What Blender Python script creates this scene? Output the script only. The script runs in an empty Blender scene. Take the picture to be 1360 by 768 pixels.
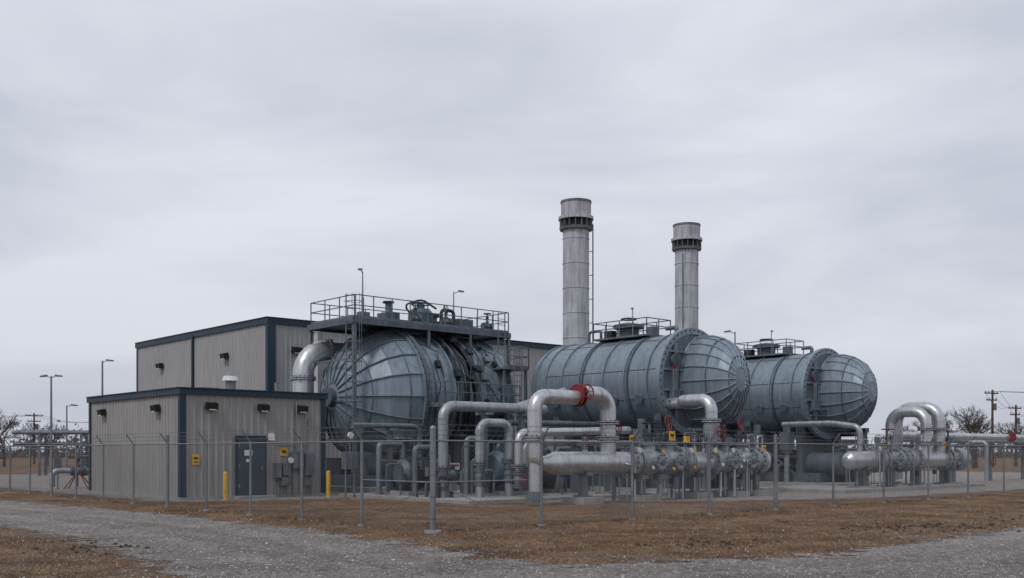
import bpy, math, random
from mathutils import Vector, Matrix
random.seed(11)
RZ=math.radians(41.84)
UX,UY=math.cos(RZ),math.sin(RZ)
CX,CY=-1.8,23.3
def W(a,b): return (CX+a*UX-b*UY, CY+a*UY+b*UX)
def Lc(x,y):
    x-=CX;y-=CY
    return (x*UX+y*UY, -x*UY+y*UX)
sc=bpy.context.scene
# ---------------------------------------------------------------- materials
def nd(nt,t,**k):
    n=nt.nodes.new(t)
    for a,b in k.items(): setattr(n,a,b)
    return n
def base(name):
    m=bpy.data.materials.new(name); m.use_nodes=True
    nt=m.node_tree; b=nt.nodes['Principled BSDF']
    return m,nt,b
def mat(name,col,rough=.6,metal=0.,var=.3,scale=1.2,streak=.35,bump=.02,spec=.35,rust=0.):
    m,nt,b=base(name); L=nt.links.new
    tc=nd(nt,'ShaderNodeTexCoord')
    n1=nd(nt,'ShaderNodeTexNoise'); n1.inputs['Scale'].default_value=scale; n1.inputs['Detail'].default_value=8; n1.inputs['Roughness'].default_value=.65
    L(tc.outputs['Object'],n1.inputs['Vector'])
    mp=nd(nt,'ShaderNodeMapping'); mp.inputs['Scale'].default_value=(5,5,.45); L(tc.outputs['Object'],mp.inputs['Vector'])
    n2=nd(nt,'ShaderNodeTexNoise'); n2.inputs['Scale'].default_value=1.3; n2.inputs['Detail'].default_value=5
    L(mp.outputs[0],n2.inputs['Vector'])
    r1=nd(nt,'ShaderNodeMapRange'); r1.inputs[1].default_value=.3; r1.inputs[2].default_value=.7; r1.inputs[3].default_value=1-var; r1.inputs[4].default_value=1+var*.5
    L(n1.outputs[0],r1.inputs[0])
    r2=nd(nt,'ShaderNodeMapRange'); r2.inputs[1].default_value=.42; r2.inputs[2].default_value=.68; r2.inputs[3].default_value=1; r2.inputs[4].default_value=1-streak
    L(n2.outputs[0],r2.inputs[0])
    mu=nd(nt,'ShaderNodeMath',operation='MULTIPLY'); L(r1.outputs[0],mu.inputs[0]); L(r2.outputs[0],mu.inputs[1])
    vm=nd(nt,'ShaderNodeVectorMath',operation='SCALE'); vm.inputs[0].default_value=col[:3]; L(mu.outputs[0],vm.inputs['Scale'])
    out=vm.outputs[0]
    if rust>0:
        n3=nd(nt,'ShaderNodeTexNoise'); n3.inputs['Scale'].default_value=2.6; n3.inputs['Detail'].default_value=9
        L(tc.outputs['Object'],n3.inputs['Vector'])
        r3=nd(nt,'ShaderNodeMapRange'); r3.inputs[1].default_value=.6; r3.inputs[2].default_value=.72; r3.inputs[3].default_value=0; r3.inputs[4].default_value=rust
        L(n3.outputs[0],r3.inputs[0])
        mx=nd(nt,'ShaderNodeMix',data_type='RGBA'); L(r3.outputs[0],mx.inputs[0]); L(out,mx.inputs[6]); mx.inputs[7].default_value=(.13,.075,.045,1)
        out=mx.outputs[2]
    L(out,b.inputs['Base Color'])
    b.inputs['Metallic'].default_value=metal
    rr=nd(nt,'ShaderNodeMapRange'); rr.inputs[3].default_value=rough-.12; rr.inputs[4].default_value=min(1,rough+.2); L(n1.outputs[0],rr.inputs[0]); L(rr.outputs[0],b.inputs['Roughness'])
    b.inputs['Specular IOR Level'].default_value=spec
    if bump:
        n4=nd(nt,'ShaderNodeTexNoise'); n4.inputs['Scale'].default_value=2.0; n4.inputs['Detail'].default_value=2; L(tc.outputs['Object'],n4.inputs['Vector'])
        bp=nd(nt,'ShaderNodeBump'); bp.inputs['Strength'].default_value=.35; bp.inputs['Distance'].default_value=bump; L(n4.outputs[0],bp.inputs['Height']); L(bp.outputs[0],b.inputs['Normal'])
    return m
M={}
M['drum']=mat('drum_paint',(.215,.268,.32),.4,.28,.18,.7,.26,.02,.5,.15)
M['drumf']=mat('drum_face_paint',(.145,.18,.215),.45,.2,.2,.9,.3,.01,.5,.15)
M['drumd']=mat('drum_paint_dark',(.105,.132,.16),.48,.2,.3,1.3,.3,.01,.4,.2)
M['dark']=mat('dark_steel',(.038,.046,.054),.55,.1,.4,2,.3,.0)
M['black']=mat('black_metal',(.018,.02,.022),.5,0,.3,2,.1,0)
M['steel']=mat('grey_steel',(.155,.185,.21),.48,.25,.35,2,.35,.0,.4,.2)
M['silver']=mat('silver_pipe',(.54,.56,.58),.34,.7,.16,1.6,.25,.0,.5,.25)
M['silver2']=mat('pipe_grey',(.36,.39,.42),.4,.5,.22,1.6,.35,.0,.5,.25)
M['stack']=mat('stack_metal',(.46,.475,.505),.55,.2,.22,.8,.35,.01,.3,.1)
M['stackd']=mat('stack_dark',(.17,.18,.19),.6,.1,.3,1.5,.4,.0,.3,.3)
M['wall']=mat('ribbed_wall',(.30,.293,.288),.6,0,.12,.35,.16,0,.3)
M['wall2']=mat('ribbed_wall_big',(.325,.325,.332),.6,0,.1,.25,.16,0,.3)
M['trim']=mat('blue_trim',(.012,.034,.056),.45,0,.2,1,.15,0,.4)
M['door']=mat('door_paint',(.04,.06,.082),.45,0,.2,2,.15,0,.4)
M['conc']=mat('concrete',(.31,.30,.29),.85,0,.3,1.5,.1,.0,.2)
M['red']=mat('red_paint',(.21,.02,.02),.5,0,.35,6,.2,0)
M['yellow']=mat('yellow_paint',(.7,.4,.025),.5,0,.2,4,.15,0)
M['white']=mat('white_paint',(.7,.7,.69),.5,0,.12,3,.15,0)
M['galv']=mat('galvanised',(.22,.24,.26),.45,.5,.25,3,.2,0,.5)
M['wire']=mat('fence_wire',(.14,.15,.16),.5,.3,.1,2,.0,0,.4)
M['wood']=mat('pole_wood',(.10,.08,.065),.9,0,.4,3,.3,0,.1)
M['bark']=mat('bark',(.085,.072,.064),.95,0,.3,3,0,0,.1)
M['hazed_brush']=mat('hazed_brush',(.13,.115,.115),.95,0,.4,.1,0,0,.1)  # greyed so distance haze is painted into the treeline colour
M['glass']=mat('lamp_lens',(.5,.5,.46),.2,0,.1,3,0,0,.6)
M['teal']=mat('teal_machine',(.07,.13,.14),.5,.1,.3,2,.3,0,.4,.3)
M['blue']=mat('blue_machine',(.08,.13,.175),.5,.1,.3,2,.3,0,.4,.2)

def ground_nodes(m,nt,b,kind):
    L=nt.links.new
    tc=nd(nt,'ShaderNodeTexCoord'); P=tc.outputs['Object']
    def noise(s,d=8,r=.6,src=P):
        n=nd(nt,'ShaderNodeTexNoise'); n.inputs['Scale'].default_value=s; n.inputs['Detail'].default_value=d; n.inputs['Roughness'].default_value=r; L(src,n.inputs['Vector']); return n.outputs[0]
    def ramp(src,stops):
        r=nd(nt,'ShaderNodeValToRGB'); e=r.color_ramp.elements
        while len(e)<len(stops): e.new(.5)
        for i,(p,c) in enumerate(stops): e[i].position=p; e[i].color=(*c,1)
        L(src,r.inputs[0]); return r.outputs[0]
    def mix(f,a,c,mode='MIX'):
        x=nd(nt,'ShaderNodeMix',data_type='RGBA',blend_type=mode)
        if isinstance(f,float): x.inputs[0].default_value=f
        else: L(f,x.inputs[0])
        L(a,x.inputs[6]); L(c,x.inputs[7]); return x.outputs[2]
    def mr(src,a,c,lo=0,hi=1):
        r=nd(nt,'ShaderNodeMapRange'); r.inputs[1].default_value=a; r.inputs[2].default_value=c; r.inputs[3].default_value=lo; r.inputs[4].default_value=hi; L(src,r.inputs[0]); return r.outputs[0]
    if kind=='grass':
        a=ramp(noise(.45,10,.75),[(.32,(.07,.043,.03)),(.45,(.15,.09,.056)),(.56,(.235,.15,.093)),(.72,(.33,.23,.15))])
        c=ramp(noise(8,7,.8),[(.32,(.25,.22,.2)),(.5,(.95,.95,.95)),(.68,(1.5,1.45,1.4))])
        col=mix(1.0,a,c,'MULTIPLY')
        g=ramp(noise(22,3,.7),[(.35,(.13,.115,.105)),(.7,(.34,.32,.30))])
        col=mix(mr(noise(.16,8,.8),.53,.63,0,.7),col,g)
        dk=ramp(noise(.8,9,.8),[(.3,(.45,.42,.4)),(.42,(1,1,1))])
        col=mix(1.0,col,dk,'MULTIPLY')
        h=noise(14,6,.85)
    else:
        v=nd(nt,'ShaderNodeTexVoronoi'); v.inputs['Scale'].default_value=20; L(P,v.inputs['Vector'])
        g=ramp(v.outputs['Color'],[(.1,(.17,.16,.152)),(.5,(.31,.295,.285)),(.9,(.45,.43,.42))])
        f=ramp(noise(.5,9,.75),[(.3,(.65,.63,.62)),(.5,(.95,.93,.92)),(.7,(1.15,1.13,1.12))])
        col=mix(1.0,g,f,'MULTIPLY')
        d=ramp(noise(9,5,.7),[(.3,(.12,.094,.076)),(.7,(.25,.205,.17))])
        col=mix(mr(noise(.7,9,.8),.52,.66,0,.65),col,d)
        uv=nd(nt,'ShaderNodeUVMap'); sx=nd(nt,'ShaderNodeSeparateXYZ'); L(uv.outputs[0],sx.inputs[0])
        E=sx.outputs[0]
        tr=ramp(sx.outputs[1],[(0,(.72,.69,.66)),(1,(1.12,1.11,1.1))])
        col=mix(1.0,col,tr,'MULTIPLY')
        h=noise(26,5,.85)
        ad=nd(nt,'ShaderNodeMath',operation='ADD'); L(E,ad.inputs[0])
        n5=noise(1.1,10,.8); s=mr(n5,.25,.75,-.65,.65); L(s,ad.inputs[1])
        al=mr(ad.outputs[0],.42,.58)
        L(al,b.inputs['Alpha'])
    L(col,b.inputs['Base Color']); b.inputs['Roughness'].default_value=.95; b.inputs['Specular IOR Level'].default_value=.12
    bp=nd(nt,'ShaderNodeBump'); bp.inputs['Strength'].default_value=1.0; bp.inputs['Distance'].default_value=.07; L(h,bp.inputs['Height']); L(bp.outputs[0],b.inputs['Normal'])
for k,kind in (('grass','grass'),('gravel','gravel')):
    m,nt,b=base(k); ground_nodes(m,nt,b,kind); M[k]=m

# ---------------------------------------------------------------- builder
def frame(d):
    d=d.normalized(); h=Vector((0,0,1)) if abs(d.z)<.9 else Vector((1,0,0))
    x=d.cross(h).normalized(); y=d.cross(x).normalized(); return x,y
class MB:
    def __init__(s): s.v=[];s.f=[];s.m=[];s.sm=[];s.mats=[]
    def add(s,vs,fs,mt,smooth=False):
        o=len(s.v); s.v+= [tuple(v) for v in vs]
        if mt not in s.mats: s.mats.append(mt)
        i=s.mats.index(mt)
        for f in fs: s.f.append([o+k for k in f]); s.m.append(i); s.sm.append(smooth)
    def box(s,c,d,mt,rz=0,tilt=None):
        x,y,z=d[0]/2,d[1]/2,d[2]/2
        vs=[Vector(p) for p in [(-x,-y,-z),(x,-y,-z),(x,y,-z),(-x,y,-z),(-x,-y,z),(x,-y,z),(x,y,z),(-x,y,z)]]
        R=Matrix.Rotation(rz,3,'Z')
        if tilt: R=R@Matrix.Rotation(tilt[1],3,tilt[0])
        vs=[R@v+Vector(c) for v in vs]
        s.add(vs,[(0,3,2,1),(4,5,6,7),(0,1,5,4),(1,2,6,5),(2,3,7,6),(3,0,4,7)],mt)
    def cyl(s,p0,p1,r0,mt,r1=None,n=12,caps=True):
        p0=Vector(p0);p1=Vector(p1); r1=r0 if r1 is None else r1
        x,y=frame(p1-p0); A=[];B=[]
        for i in range(n):
            a=2*math.pi*i/n; d=x*math.cos(a)+y*math.sin(a); A.append(p0+d*r0);B.append(p1+d*r1)
        s.add(A+B,[(i,(i+1)%n,n+(i+1)%n,n+i) for i in range(n)],mt,n>4)
        if caps: s.add(A,[tuple(range(n))[::-1]],mt); s.add(B,[tuple(range(n))],mt)
    def tube(s,pts,r,mt,bend=None,n=14,caps=True):
        P=[Vector(p) for p in pts]
        if bend:
            Q=[P[0]]
            for i in range(1,len(P)-1):
                a=(P[i-1]-P[i]);b=(P[i+1]-P[i]); t=min(bend,a.length*.49,b.length*.49)
                A=P[i]+a.normalized()*t;B=P[i]+b.normalized()*t
                for k in range(8):
                    u=k/7
                    w=.7071
                    den=(1-u)**2+2*w*u*(1-u)+u*u
                    Q.append((A*(1-u)**2+P[i]*2*w*u*(1-u)+B*u*u)/den)
                if r>.15:
                    for q,dd in ((A,a.normalized()),(B,b.normalized())): s.cyl(q-dd*.015,q+dd*.015,r+.012,mt,n=n,caps=False)
            Q.append(P[-1]); P=Q
        d0=(P[1]-P[0]).normalized(); x,y=frame(d0); vs=[]
        for i,p in enumerate(P):
            if i==0:d=d0
            elif i==len(P)-1:d=(P[i]-P[i-1]).normalized()
            else:d=((P[i+1]-P[i]).normalized()+(P[i]-P[i-1]).normalized()).normalized()
            x=(x-d*x.dot(d)).normalized(); y=d.cross(x)
            for k in range(n):
                a=2*math.pi*k/n; vs.append(p+(x*math.cos(a)+y*math.sin(a))*r)
        fs=[]
        for i in range(len(P)-1):
            for k in range(n): fs.append((i*n+k,i*n+(k+1)%n,(i+1)*n+(k+1)%n,(i+1)*n+k))
        s.add(vs,fs,mt,True)
        if caps: s.add(vs[:n],[tuple(range(n))[::-1]],mt); s.add(vs[-n:],[tuple(range(n))],mt)
    def lathe(s,prof,o,ax,mt,n=48,a0=0,a1=2*math.pi,smooth=True):
        o=Vector(o); full=abs(a1-a0-2*math.pi)<1e-6; N=n if full else n+1
        def pt(t,r,a):
            c,q=r*math.cos(a),r*math.sin(a)
            return o+Vector({'X':(t,c,q),'Y':(c,t,q),'Z':(c,q,t)}[ax])
        for (t0,r0),(t1,r1) in zip(prof,prof[1:]):
            A=[pt(t0,r0,a0+(a1-a0)*i/n) for i in range(N)];B=[pt(t1,r1,a0+(a1-a0)*i/n) for i in range(N)]
            s.add(A+B,[(i,(i+1)%N,N+(i+1)%N,N+i) for i in range(n)],mt,smooth)
    def torus(s,c,axis,R,r,mt,n=20,k=6):
        c=Vector(c);d=Vector(axis).normalized();x,y=frame(d);vs=[]
        for i in range(n):
            a=2*math.pi*i/n; e=x*math.cos(a)+y*math.sin(a)
            for j in range(k):
                b=2*math.pi*j/k; vs.append(c+e*(R+r*math.cos(b))+d*r*math.sin(b))
        s.add(vs,[(i*k+j,((i+1)%n)*k+j,((i+1)%n)*k+(j+1)%k,i*k+(j+1)%k) for i in range(n) for j in range(k)],mt,True)
    def flange(s,c,axis,R,mt,t=.06,bolts=12,gap=.03):
        c=Vector(c);d=Vector(axis).normalized();x,y=frame(d)
        s.cyl(c-d*(t+gap/2),c-d*gap/2,R,mt,n=24); s.cyl(c+d*gap/2,c+d*(t+gap/2),R,mt,n=24)
        s.cyl(c-d*gap/2,c+d*gap/2,R*.75,M['dark'],n=16,caps=False)
        for i in range(bolts):
            a=2*math.pi*i/bolts; e=(x*math.cos(a)+y*math.sin(a))*R*.88
            s.cyl(c+e-d*(t+.05),c+e+d*(t+.05),.02+R*.02,M['dark'],n=5)
    def wheel(s,c,axis,R,mt):
        c=Vector(c);d=Vector(axis).normalized();x,y=frame(d)
        s.torus(c,d,R,R*.1,mt,18,5)
        for i in range(3):
            a=math.pi*i/3; e=(x*math.cos(a)+y*math.sin(a))*R; s.cyl(c-e,c+e,R*.06,mt,n=4)
    def valve(s,c,axis,R,mt,wh=None,h=1.0):
        c=Vector(c);d=Vector(axis).normalized()
        L=R*1.7
        s.flange(c-d*L,d,R*1.45,mt,.05,10); s.flange(c+d*L,d,R*1.45,mt,.05,10)
        s.cyl(c-d*L,c,R,mt,R*1.3,18); s.cyl(c,c+d*L,R*1.3,mt,R,18)
        s.cyl(c,c+Vector((0,0,R*1.9)),R*.7,mt,R*.55,14)
        s.cyl(c+Vector((0,0,R*1.75)),c+Vector((0,0,R*2.0)),R*.95,mt,n=16)
        s.cyl(c,c+Vector((0,0,R*2+h*.8)),.035+R*.06,M['steel'],n=8)
        s.box(c+Vector((0,0,R*2+h*.3)),(R*.9,R*.9,.18),M['dark'])
        if R>.3: # side access hub
            q=c+Vector((0,-R*1.55,0)); s.cyl(c,q,R*.62,mt,n=18); s.flange(q,(0,1,0),R*.82,mt,.035,10,.02); s.cyl(q,q-Vector((0,.14,0)),R*.3,M['steel'],n=12)
        if wh: s.wheel(c+Vector((0,0,R*2+h*.8)),(0,0,1) if random.random()<.4 else (.3,-1,0.2),max(.2,R*.75),M[wh])
    def rail(s,pts,h=1.05,mt=None,sp=1.1,toe=True):
        mt=mt or M['steel']
        for a,b in zip(pts,pts[1:]):
            a=Vector(a);b=Vector(b);n=max(1,round((b-a).length/sp))
            for i in range(n+1):
                p=a.lerp(b,i/n); s.cyl(p,p+Vector((0,0,h)),.028,mt,n=6)
            for z in (h,h*.55): s.cyl(a+Vector((0,0,z)),b+Vector((0,0,z)),.026,mt,n=6)
            if toe:
                m=(a+b)/2; d=b-a; s.box(m+Vector((0,0,.06)),(d.length,.015,.12),mt,rz=math.atan2(d.y,d.x))
    def ladder(s,p,h,w=.5,dirx=(1,0,0),mt=None,cage=False):
        mt=mt or M['steel'];p=Vector(p);d=Vector(dirx)
        for k in (-.5,.5): s.cyl(p+d*w*k,p+d*w*k+Vector((0,0,h)),.03,mt,n=6)
        z=.2
        while z<h: s.cyl(p-d*w*.5+Vector((0,0,z)),p+d*w*.5+Vector((0,0,z)),.016,mt,n=5); z+=.3
        if cage:
            q=d.cross(Vector((0,0,1)))
            z=2.3
            while z<h:
                prev=None
                for i in range(9):
                    a=math.pi*i/8; e=p+Vector((0,0,z))+d*math.cos(a)*.36+q*math.sin(a)*.7
                    if prev: s.cyl(prev,e,.016,mt,n=4)
                    prev=e
                z+=.9
            for i in (2,4,6):
                a=math.pi*i/8; e=p+d*math.cos(a)*.36+q*math.sin(a)*.7
                s.cyl(e+Vector((0,0,2.3)),e+Vector((0,0,h)),.013,mt,n=4)
    def done(s,name,parent=None):
        me=bpy.data.meshes.new(name); me.from_pydata(s.v,[],s.f)
        for m in s.mats: me.materials.append(m)
        me.polygons.foreach_set('material_index',s.m); me.polygons.foreach_set('use_smooth',s.sm); me.update()
        o=bpy.data.objects.new(name,me); sc.collection.objects.link(o)
        if parent: o.parent=parent
        return o
def group(name,x,y,rz=RZ,z=0):
    e=bpy.data.objects.new(name,None); e.location=(x,y,z); e.rotation_euler=(0,0,rz); e.empty_display_size=.5; sc.collection.objects.link(e); return e

# ---------------------------------------------------------------- ground
mb=MB(); S=3000
mb.add([(-S,-200,0),(S,-200,0),(S,S,0),(-S,S,0)],[(0,1,2,3)],M['grass']); mb.done('ground')

def smoothpoly(P,n=8):
    out=[]
    for i in range(len(P)-1):
        p0=P[max(i-1,0)];p1=P[i];p2=P[i+1];p3=P[min(i+2,len(P)-1)]
        for k in range(n):
            t=k/n
            out.append(tuple(.5*((2*p1[j])+(-p0[j]+p2[j])*t+(2*p0[j]-5*p1[j]+4*p2[j]-p3[j])*t*t+(-p0[j]+3*p1[j]-3*p2[j]+p3[j])*t**3) for j in range(3)))
    out.append(P[-1]); return out
def ribbon(name,P,z,N=16):
    P=smoothpoly(P); vs=[];uv=[]
    for i,p in enumerate(P):
        a=P[max(i-1,0)];b=P[min(i+1,len(P)-1)]; d=Vector((b[0]-a[0],b[1]-a[1],0)).normalized(); q=Vector((-d.y,d.x,0))
        for k in range(N+1):
            t=k/N*2-1; w=p[2]+1.0
            vs.append((p[0]+q.x*t*w,p[1]+q.y*t*w,z)); off=abs(t)*w
            e=min(1,max(0,(w-off)/2.2))
            tk=1-.9*math.exp(-((off-.3)/.35)**2)-.55*math.exp(-((off-1.7)/.5)**2)
            uv.append((e,max(0,min(1,tk))))
    fs=[(i*(N+1)+k,i*(N+1)+k+1,(i+1)*(N+1)+k+1,(i+1)*(N+1)+k) for i in range(len(P)-1) for k in range(N)]
    me=bpy.data.meshes.new(name);me.from_pydata(vs,[],fs);l=me.uv_layers.new(name='UVMap')
    for lp in me.loops: l.data[lp.index].uv=uv[lp.vertex_index]
    me.materials.append(M['gravel']);o=bpy.data.objects.new(name,me);sc.collection.objects.link(o); return P
R1=ribbon('gravel_road',[(-62,76,2.7),(-38,52,2.7),(-16.5,32.5,2.7),(-8,24,2.6),(-3.8,18.3,2.7),(-1.0,13.5,3.1),(1,8,3.4)],.008)
R2=ribbon('gravel_road',[(-4,14.0,2.2),(2,14.2,2.7),(8,16.3,3.2),(14,21.5,3.6),(22,29,3.4),(34,40,3.0),(60,62,2.6)],.012)
poly=[(1.2,17.8),(8.5,15.8),(10.5,9),(14,7),(18,4.2),(25,2.2),(80,2.0),(80,70),(1.2,70)]
def pdist(x,y):
    ins=False;md=1e9;n=len(poly)
    for i in range(n):
        x1,y1=poly[i];x2,y2=poly[(i+1)%n]
        if (y1>y)!=(y2>y) and x<(x2-x1)*(y-y1)/(y2-y1)+x1: ins=not ins
        dx,dy=x2-x1,y2-y1;t=max(0,min(1,((x-x1)*dx+(y-y1)*dy)/(dx*dx+dy*dy)))
        md=min(md,math.hypot(x-x1-t*dx,y-y1-t*dy))
    return md if ins else -md
vs=[];uv=[];NX,NY=83,73
for j in range(NY):
    for i in range(NX):
        a,b=i-1.,j-1.; x,y=W(a,b); vs.append((x,y,.004)); uv.append((max(0,min(1,.5+pdist(a,b)/2.2)),.85))
me=bpy.data.meshes.new('gravel_yard');me.from_pydata(vs,[],[(j*NX+i,j*NX+i+1,(j+1)*NX+i+1,(j+1)*NX+i) for j in range(NY-1) for i in range(NX-1)])
l=me.uv_layers.new(name='UVMap')
for lp in me.loops: l.data[lp.index].uv=uv[lp.vertex_index]
me.materials.append(M['gravel']);sc.collection.objects.link(bpy.data.objects.new('gravel_yard',me))
def roaddist(x,y):
    d=1e9
    for R in (R1,R2):
        for p in R: d=min(d,math.hypot(x-p[0],y-p[1])-p[2])
    a,b=Lc(x,y)
    return min(d,-pdist(a,b))
# dry grass + stones
tm=[mat('straw_a',(.28,.19,.12),.9,0,.3,2,0,0,.1),mat('straw_b',(.14,.092,.06),.9,0,.3,2,0,0,.1),mat('straw_c',(.36,.27,.18),.9,0,.3,2,0,0,.1)]
g=MB(); cnt=0
def tuft(x,y,r,hm,nb):
    mt=random.choice(tm)
    for k in range(nb):
        px=x+random.gauss(0,r);py=y+random.gauss(0,r);h=random.uniform(.25,1)*hm;a=random.uniform(0,6.28);w=.006
        lx,ly=random.gauss(0,.035),random.gauss(0,.035)
        g.add([(px-w*math.cos(a),py-w*math.sin(a),0),(px+w*math.cos(a),py+w*math.sin(a),0),(px+lx,py+ly,h)],[(0,1,2)],mt)
while cnt<9000:
    y=13.5+26*random.random()**1.4; x=random.uniform(-.56,.56)*y
    d=roaddist(x,y)
    if d<random.uniform(-.3,.4): continue
    cnt+=1; tuft(x,y,random.uniform(.03,.16),.06,random.randint(4,9))
for i in range(900):
    t=random.uniform(0,30); a,b=(t,random.gauss(0,.12)) if random.random()<.5 else (random.gauss(0,.12),t)
    x,y=W(a,b); tuft(x,y,.07,random.uniform(.06,.22),random.randint(4,9))
g.done('dry_grass')
sm=[mat('stone_a',(.36,.35,.335),.9,0,.2,3,0,0,.15),mat('stone_b',(.17,.158,.15),.9,0,.2,3,0,0,.15),mat('stone_c',(.46,.445,.43),.9,0,.2,3,0,0,.15)]
g=MB();cnt=0
while cnt<11000:
    y=13.5+22*random.random()**1.6; x=random.uniform(-.56,.56)*y
    d=roaddist(x,y)
    if d>0 and random.random()>(.5*math.exp(-d*1.3) + .03+(.15 if x>3 else 0)): continue
    cnt+=1; s=random.uniform(.008,.02)*(1.8 if random.random()<.04 else 1)
    o=[(random.uniform(.6,1.3)*s) for _ in range(6)]; ca,sa=math.cos(cnt),math.sin(cnt)
    g.add([(x+o[0]*ca,y+o[0]*sa,.01),(x-o[1]*sa,y+o[1]*ca,.01),(x-o[2]*ca,y-o[2]*sa,.01),(x+o[3]*sa,y-o[3]*ca,.01),(x,y,.01+o[4]*.8)],[(0,1,4),(1,2,4),(2,3,4),(3,0,4)],random.choice(sm))
g.done('gravel_stones')
# dark soil clods scattered at the edge of the gravel
cm=mat('soil',(.05,.035,.027),.95,0,.4,5,0,0,.1); g=MB()
for i in range(260):
    c=random.choice([(10.8,25.5),(14.5,28),(13,23.8),(9,24.5),(-8.3,19.5),(4,20.5)]); x=c[0]+random.gauss(0,.8);y=c[1]+random.gauss(0,.6); s=random.uniform(.015,.07)
    vs=[(x+s*random.uniform(.7,1.5)*math.cos(k*1.05),y+s*random.uniform(.7,1.5)*math.sin(k*1.05),.0) for k in range(6)]+[(x,y,s*.8)]
    g.add(vs,[(k,(k+1)%6,6) for k in range(6)],cm)
g.done('soil_clods')

# ---------------------------------------------------------------- corrugated wall
def cwall(mb,p0,d,n,L,z0,z1,mt,pitch=.3,dep=.035):
    p0=Vector((*p0,0));d=Vector((*d,0));n=Vector((*n,0)); pts=[];t=0
    while t<L:
        for dt,q in ((0,0),(pitch*.58,0),(pitch*.68,1),(pitch*.9,1)):
            if t+dt<L: pts.append((t+dt,q*dep))
        t+=pitch
    pts.append((L,0)); vs=[]
    for t,q in pts:
        p=p0+d*t+n*q; vs+=[(p.x,p.y,z0),(p.x,p.y,z1)]
    mb.add(vs,[(2*i,2*i+2,2*i+3,2*i+1) for i in range(len(pts)-1)],mt)
def wallpack(mb,c,n,s=1):
    c=Vector(c);n=Vector(n)
    rz=math.atan2(n.y,n.x)-math.pi/2+math.pi
    mb.box(c+n*.14*s,(.42*s,.24*s,.26*s),M['black'],rz=rz,tilt=('X',.25)); mb.box(c+n*.17*s-Vector((0,0,.14*s)),(.3*s,.14*s,.04),M['glass'],rz=rz)
def building(name,x,y,lx,ly,H,wm,band):
    e=group(name,x,y); mb=MB()
    cwall(mb,(0,0),(1,0),(0,-1),lx,.12,H-.1,wm); cwall(mb,(0,0),(0,1),(-1,0),ly,.12,H-.1,wm)
    cwall(mb,(lx,0),(0,1),(1,0),ly,.12,H-.1,wm); cwall(mb,(0,ly),(1,0),(0,1),lx,.12,H-.1,wm)
    mb.done('walls',e)
    mb=MB(); mb.box((lx/2,ly/2,.06),(lx+.12,ly+.12,.13),M['conc']); mb.done('plinth',e)
    mb=MB(); t=.1; o=.07
    mb.box((lx/2,-o,H-band/2),(lx+2*o+t,t,band),M['trim']); mb.box((lx/2,ly+o,H-band/2),(lx+2*o+t,t,band),M['trim'])
    mb.box((-o,ly/2,H-band/2),(t,ly+2*o-t-.004,band),M['trim']); mb.box((lx+o,ly/2,H-band/2),(t,ly+2*o-t-.004,band),M['trim'])
    mb.box((lx/2,-o-.015,H+.02),(lx+2*o+t+.08,t+.09,.035),M['trim']); mb.box((-o-.015,ly/2,H+.023),(t+.09,ly+.1,.036),M['trim'])
    for cx,cy in ((0,0),(lx,0),(0,ly),(lx,ly)):
        w=.2 if H<6 else .26; sx=1 if cx==0 else -1; sy=1 if cy==0 else -1
        mb.box((cx+sx*(w/2-.05),cy-sy*.05,(H-band+.12)/2),(w,.03,H-band-.12),M['trim'])
        mb.box((cx-sx*.05,cy+sy*(w/2-.03),(H-band+.12)/2),(.03,w,H-band-.12),M['trim'])
    mb.done('trim',e)
    mb=MB(); mb.box((lx/2,ly/2,H-.14),(lx-.1,ly-.1,.08),M['stackd']); mb.done('roof',e)
    return e
sb=building('control_building',-12.5,38.7,6.21,9.55,4.25,M['wall'],.22)
mb=MB()
mb.box((2.85,-.07,1.28),(1.32,.06,2.4),M['trim']); mb.box((2.85,-.11,1.25),(1.14,.05,2.25),M['door'])
mb.box((3.28,-.15,1.2),(.05,.05,.16),M['galv']); mb.box((2.7,-.139,1.8),(.34,.01,.22),M['white']); mb.box((2.7,-.139,1.5),(.2,.01,.12),M['white']); mb.box((2.85,-.35,.06),(1.5,.6,.11),M['conc'])
for z in (.5,1.3,2.1): mb.box((2.31,-.14,z),(.06,.03,.14),M['galv'])
mb.done('door',sb)
mb=MB()
for xx in (1.15,3.35,5.1): wallpack(mb,(xx,-.03,3.6),(0,-1,0))
for yy in (2.0,7.7): wallpack(mb,(-.03,yy,3.55),(-1,0,0))
mb.done('wall_lights',sb)
mb=MB()
mb.box((.55,-.06,1.55),(.28,.02,.4),M['yellow']); mb.box((.55,-.075,1.6),(.18,.008,.08),M['black']); mb.box((.55,-.075,1.45),(.18,.008,.03),M['black'])
mb.box((4.3,-.06,1.85),(.34,.02,.34),M['yellow']); mb.box((4.3,-.075,1.85),(.2,.008,.1),M['black'])
mb.box((3.75,-.06,2.45),(.3,.02,.3),M['white'])
mb.done('wall_signs',sb)
mb=MB()
for (xx,zz,w,h,d,m) in ((3.95,1.1,.3,.6,.2,'steel'),(4.35,1.15,.35,.5,.22,'galv'),(4.85,1.5,.5,.7,.25,'steel'),(5.4,1.35,.42,.9,.25,'galv'),(4.3,.65,.4,.35,.2,'steel'),(5.35,.6,.3,.3,.18,'galv')):
    mb.box((xx,-.05-d/2,zz),(w,d,h),M[m]); mb.box((xx,-.06-d,zz),(w*.8,.02,h*.82),M['steel'])
    for k in (-.3,.3): mb.cyl((xx+k*w,-.1,.1),(xx+k*w,-.1,zz),.025,M['galv'],n=6)
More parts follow.
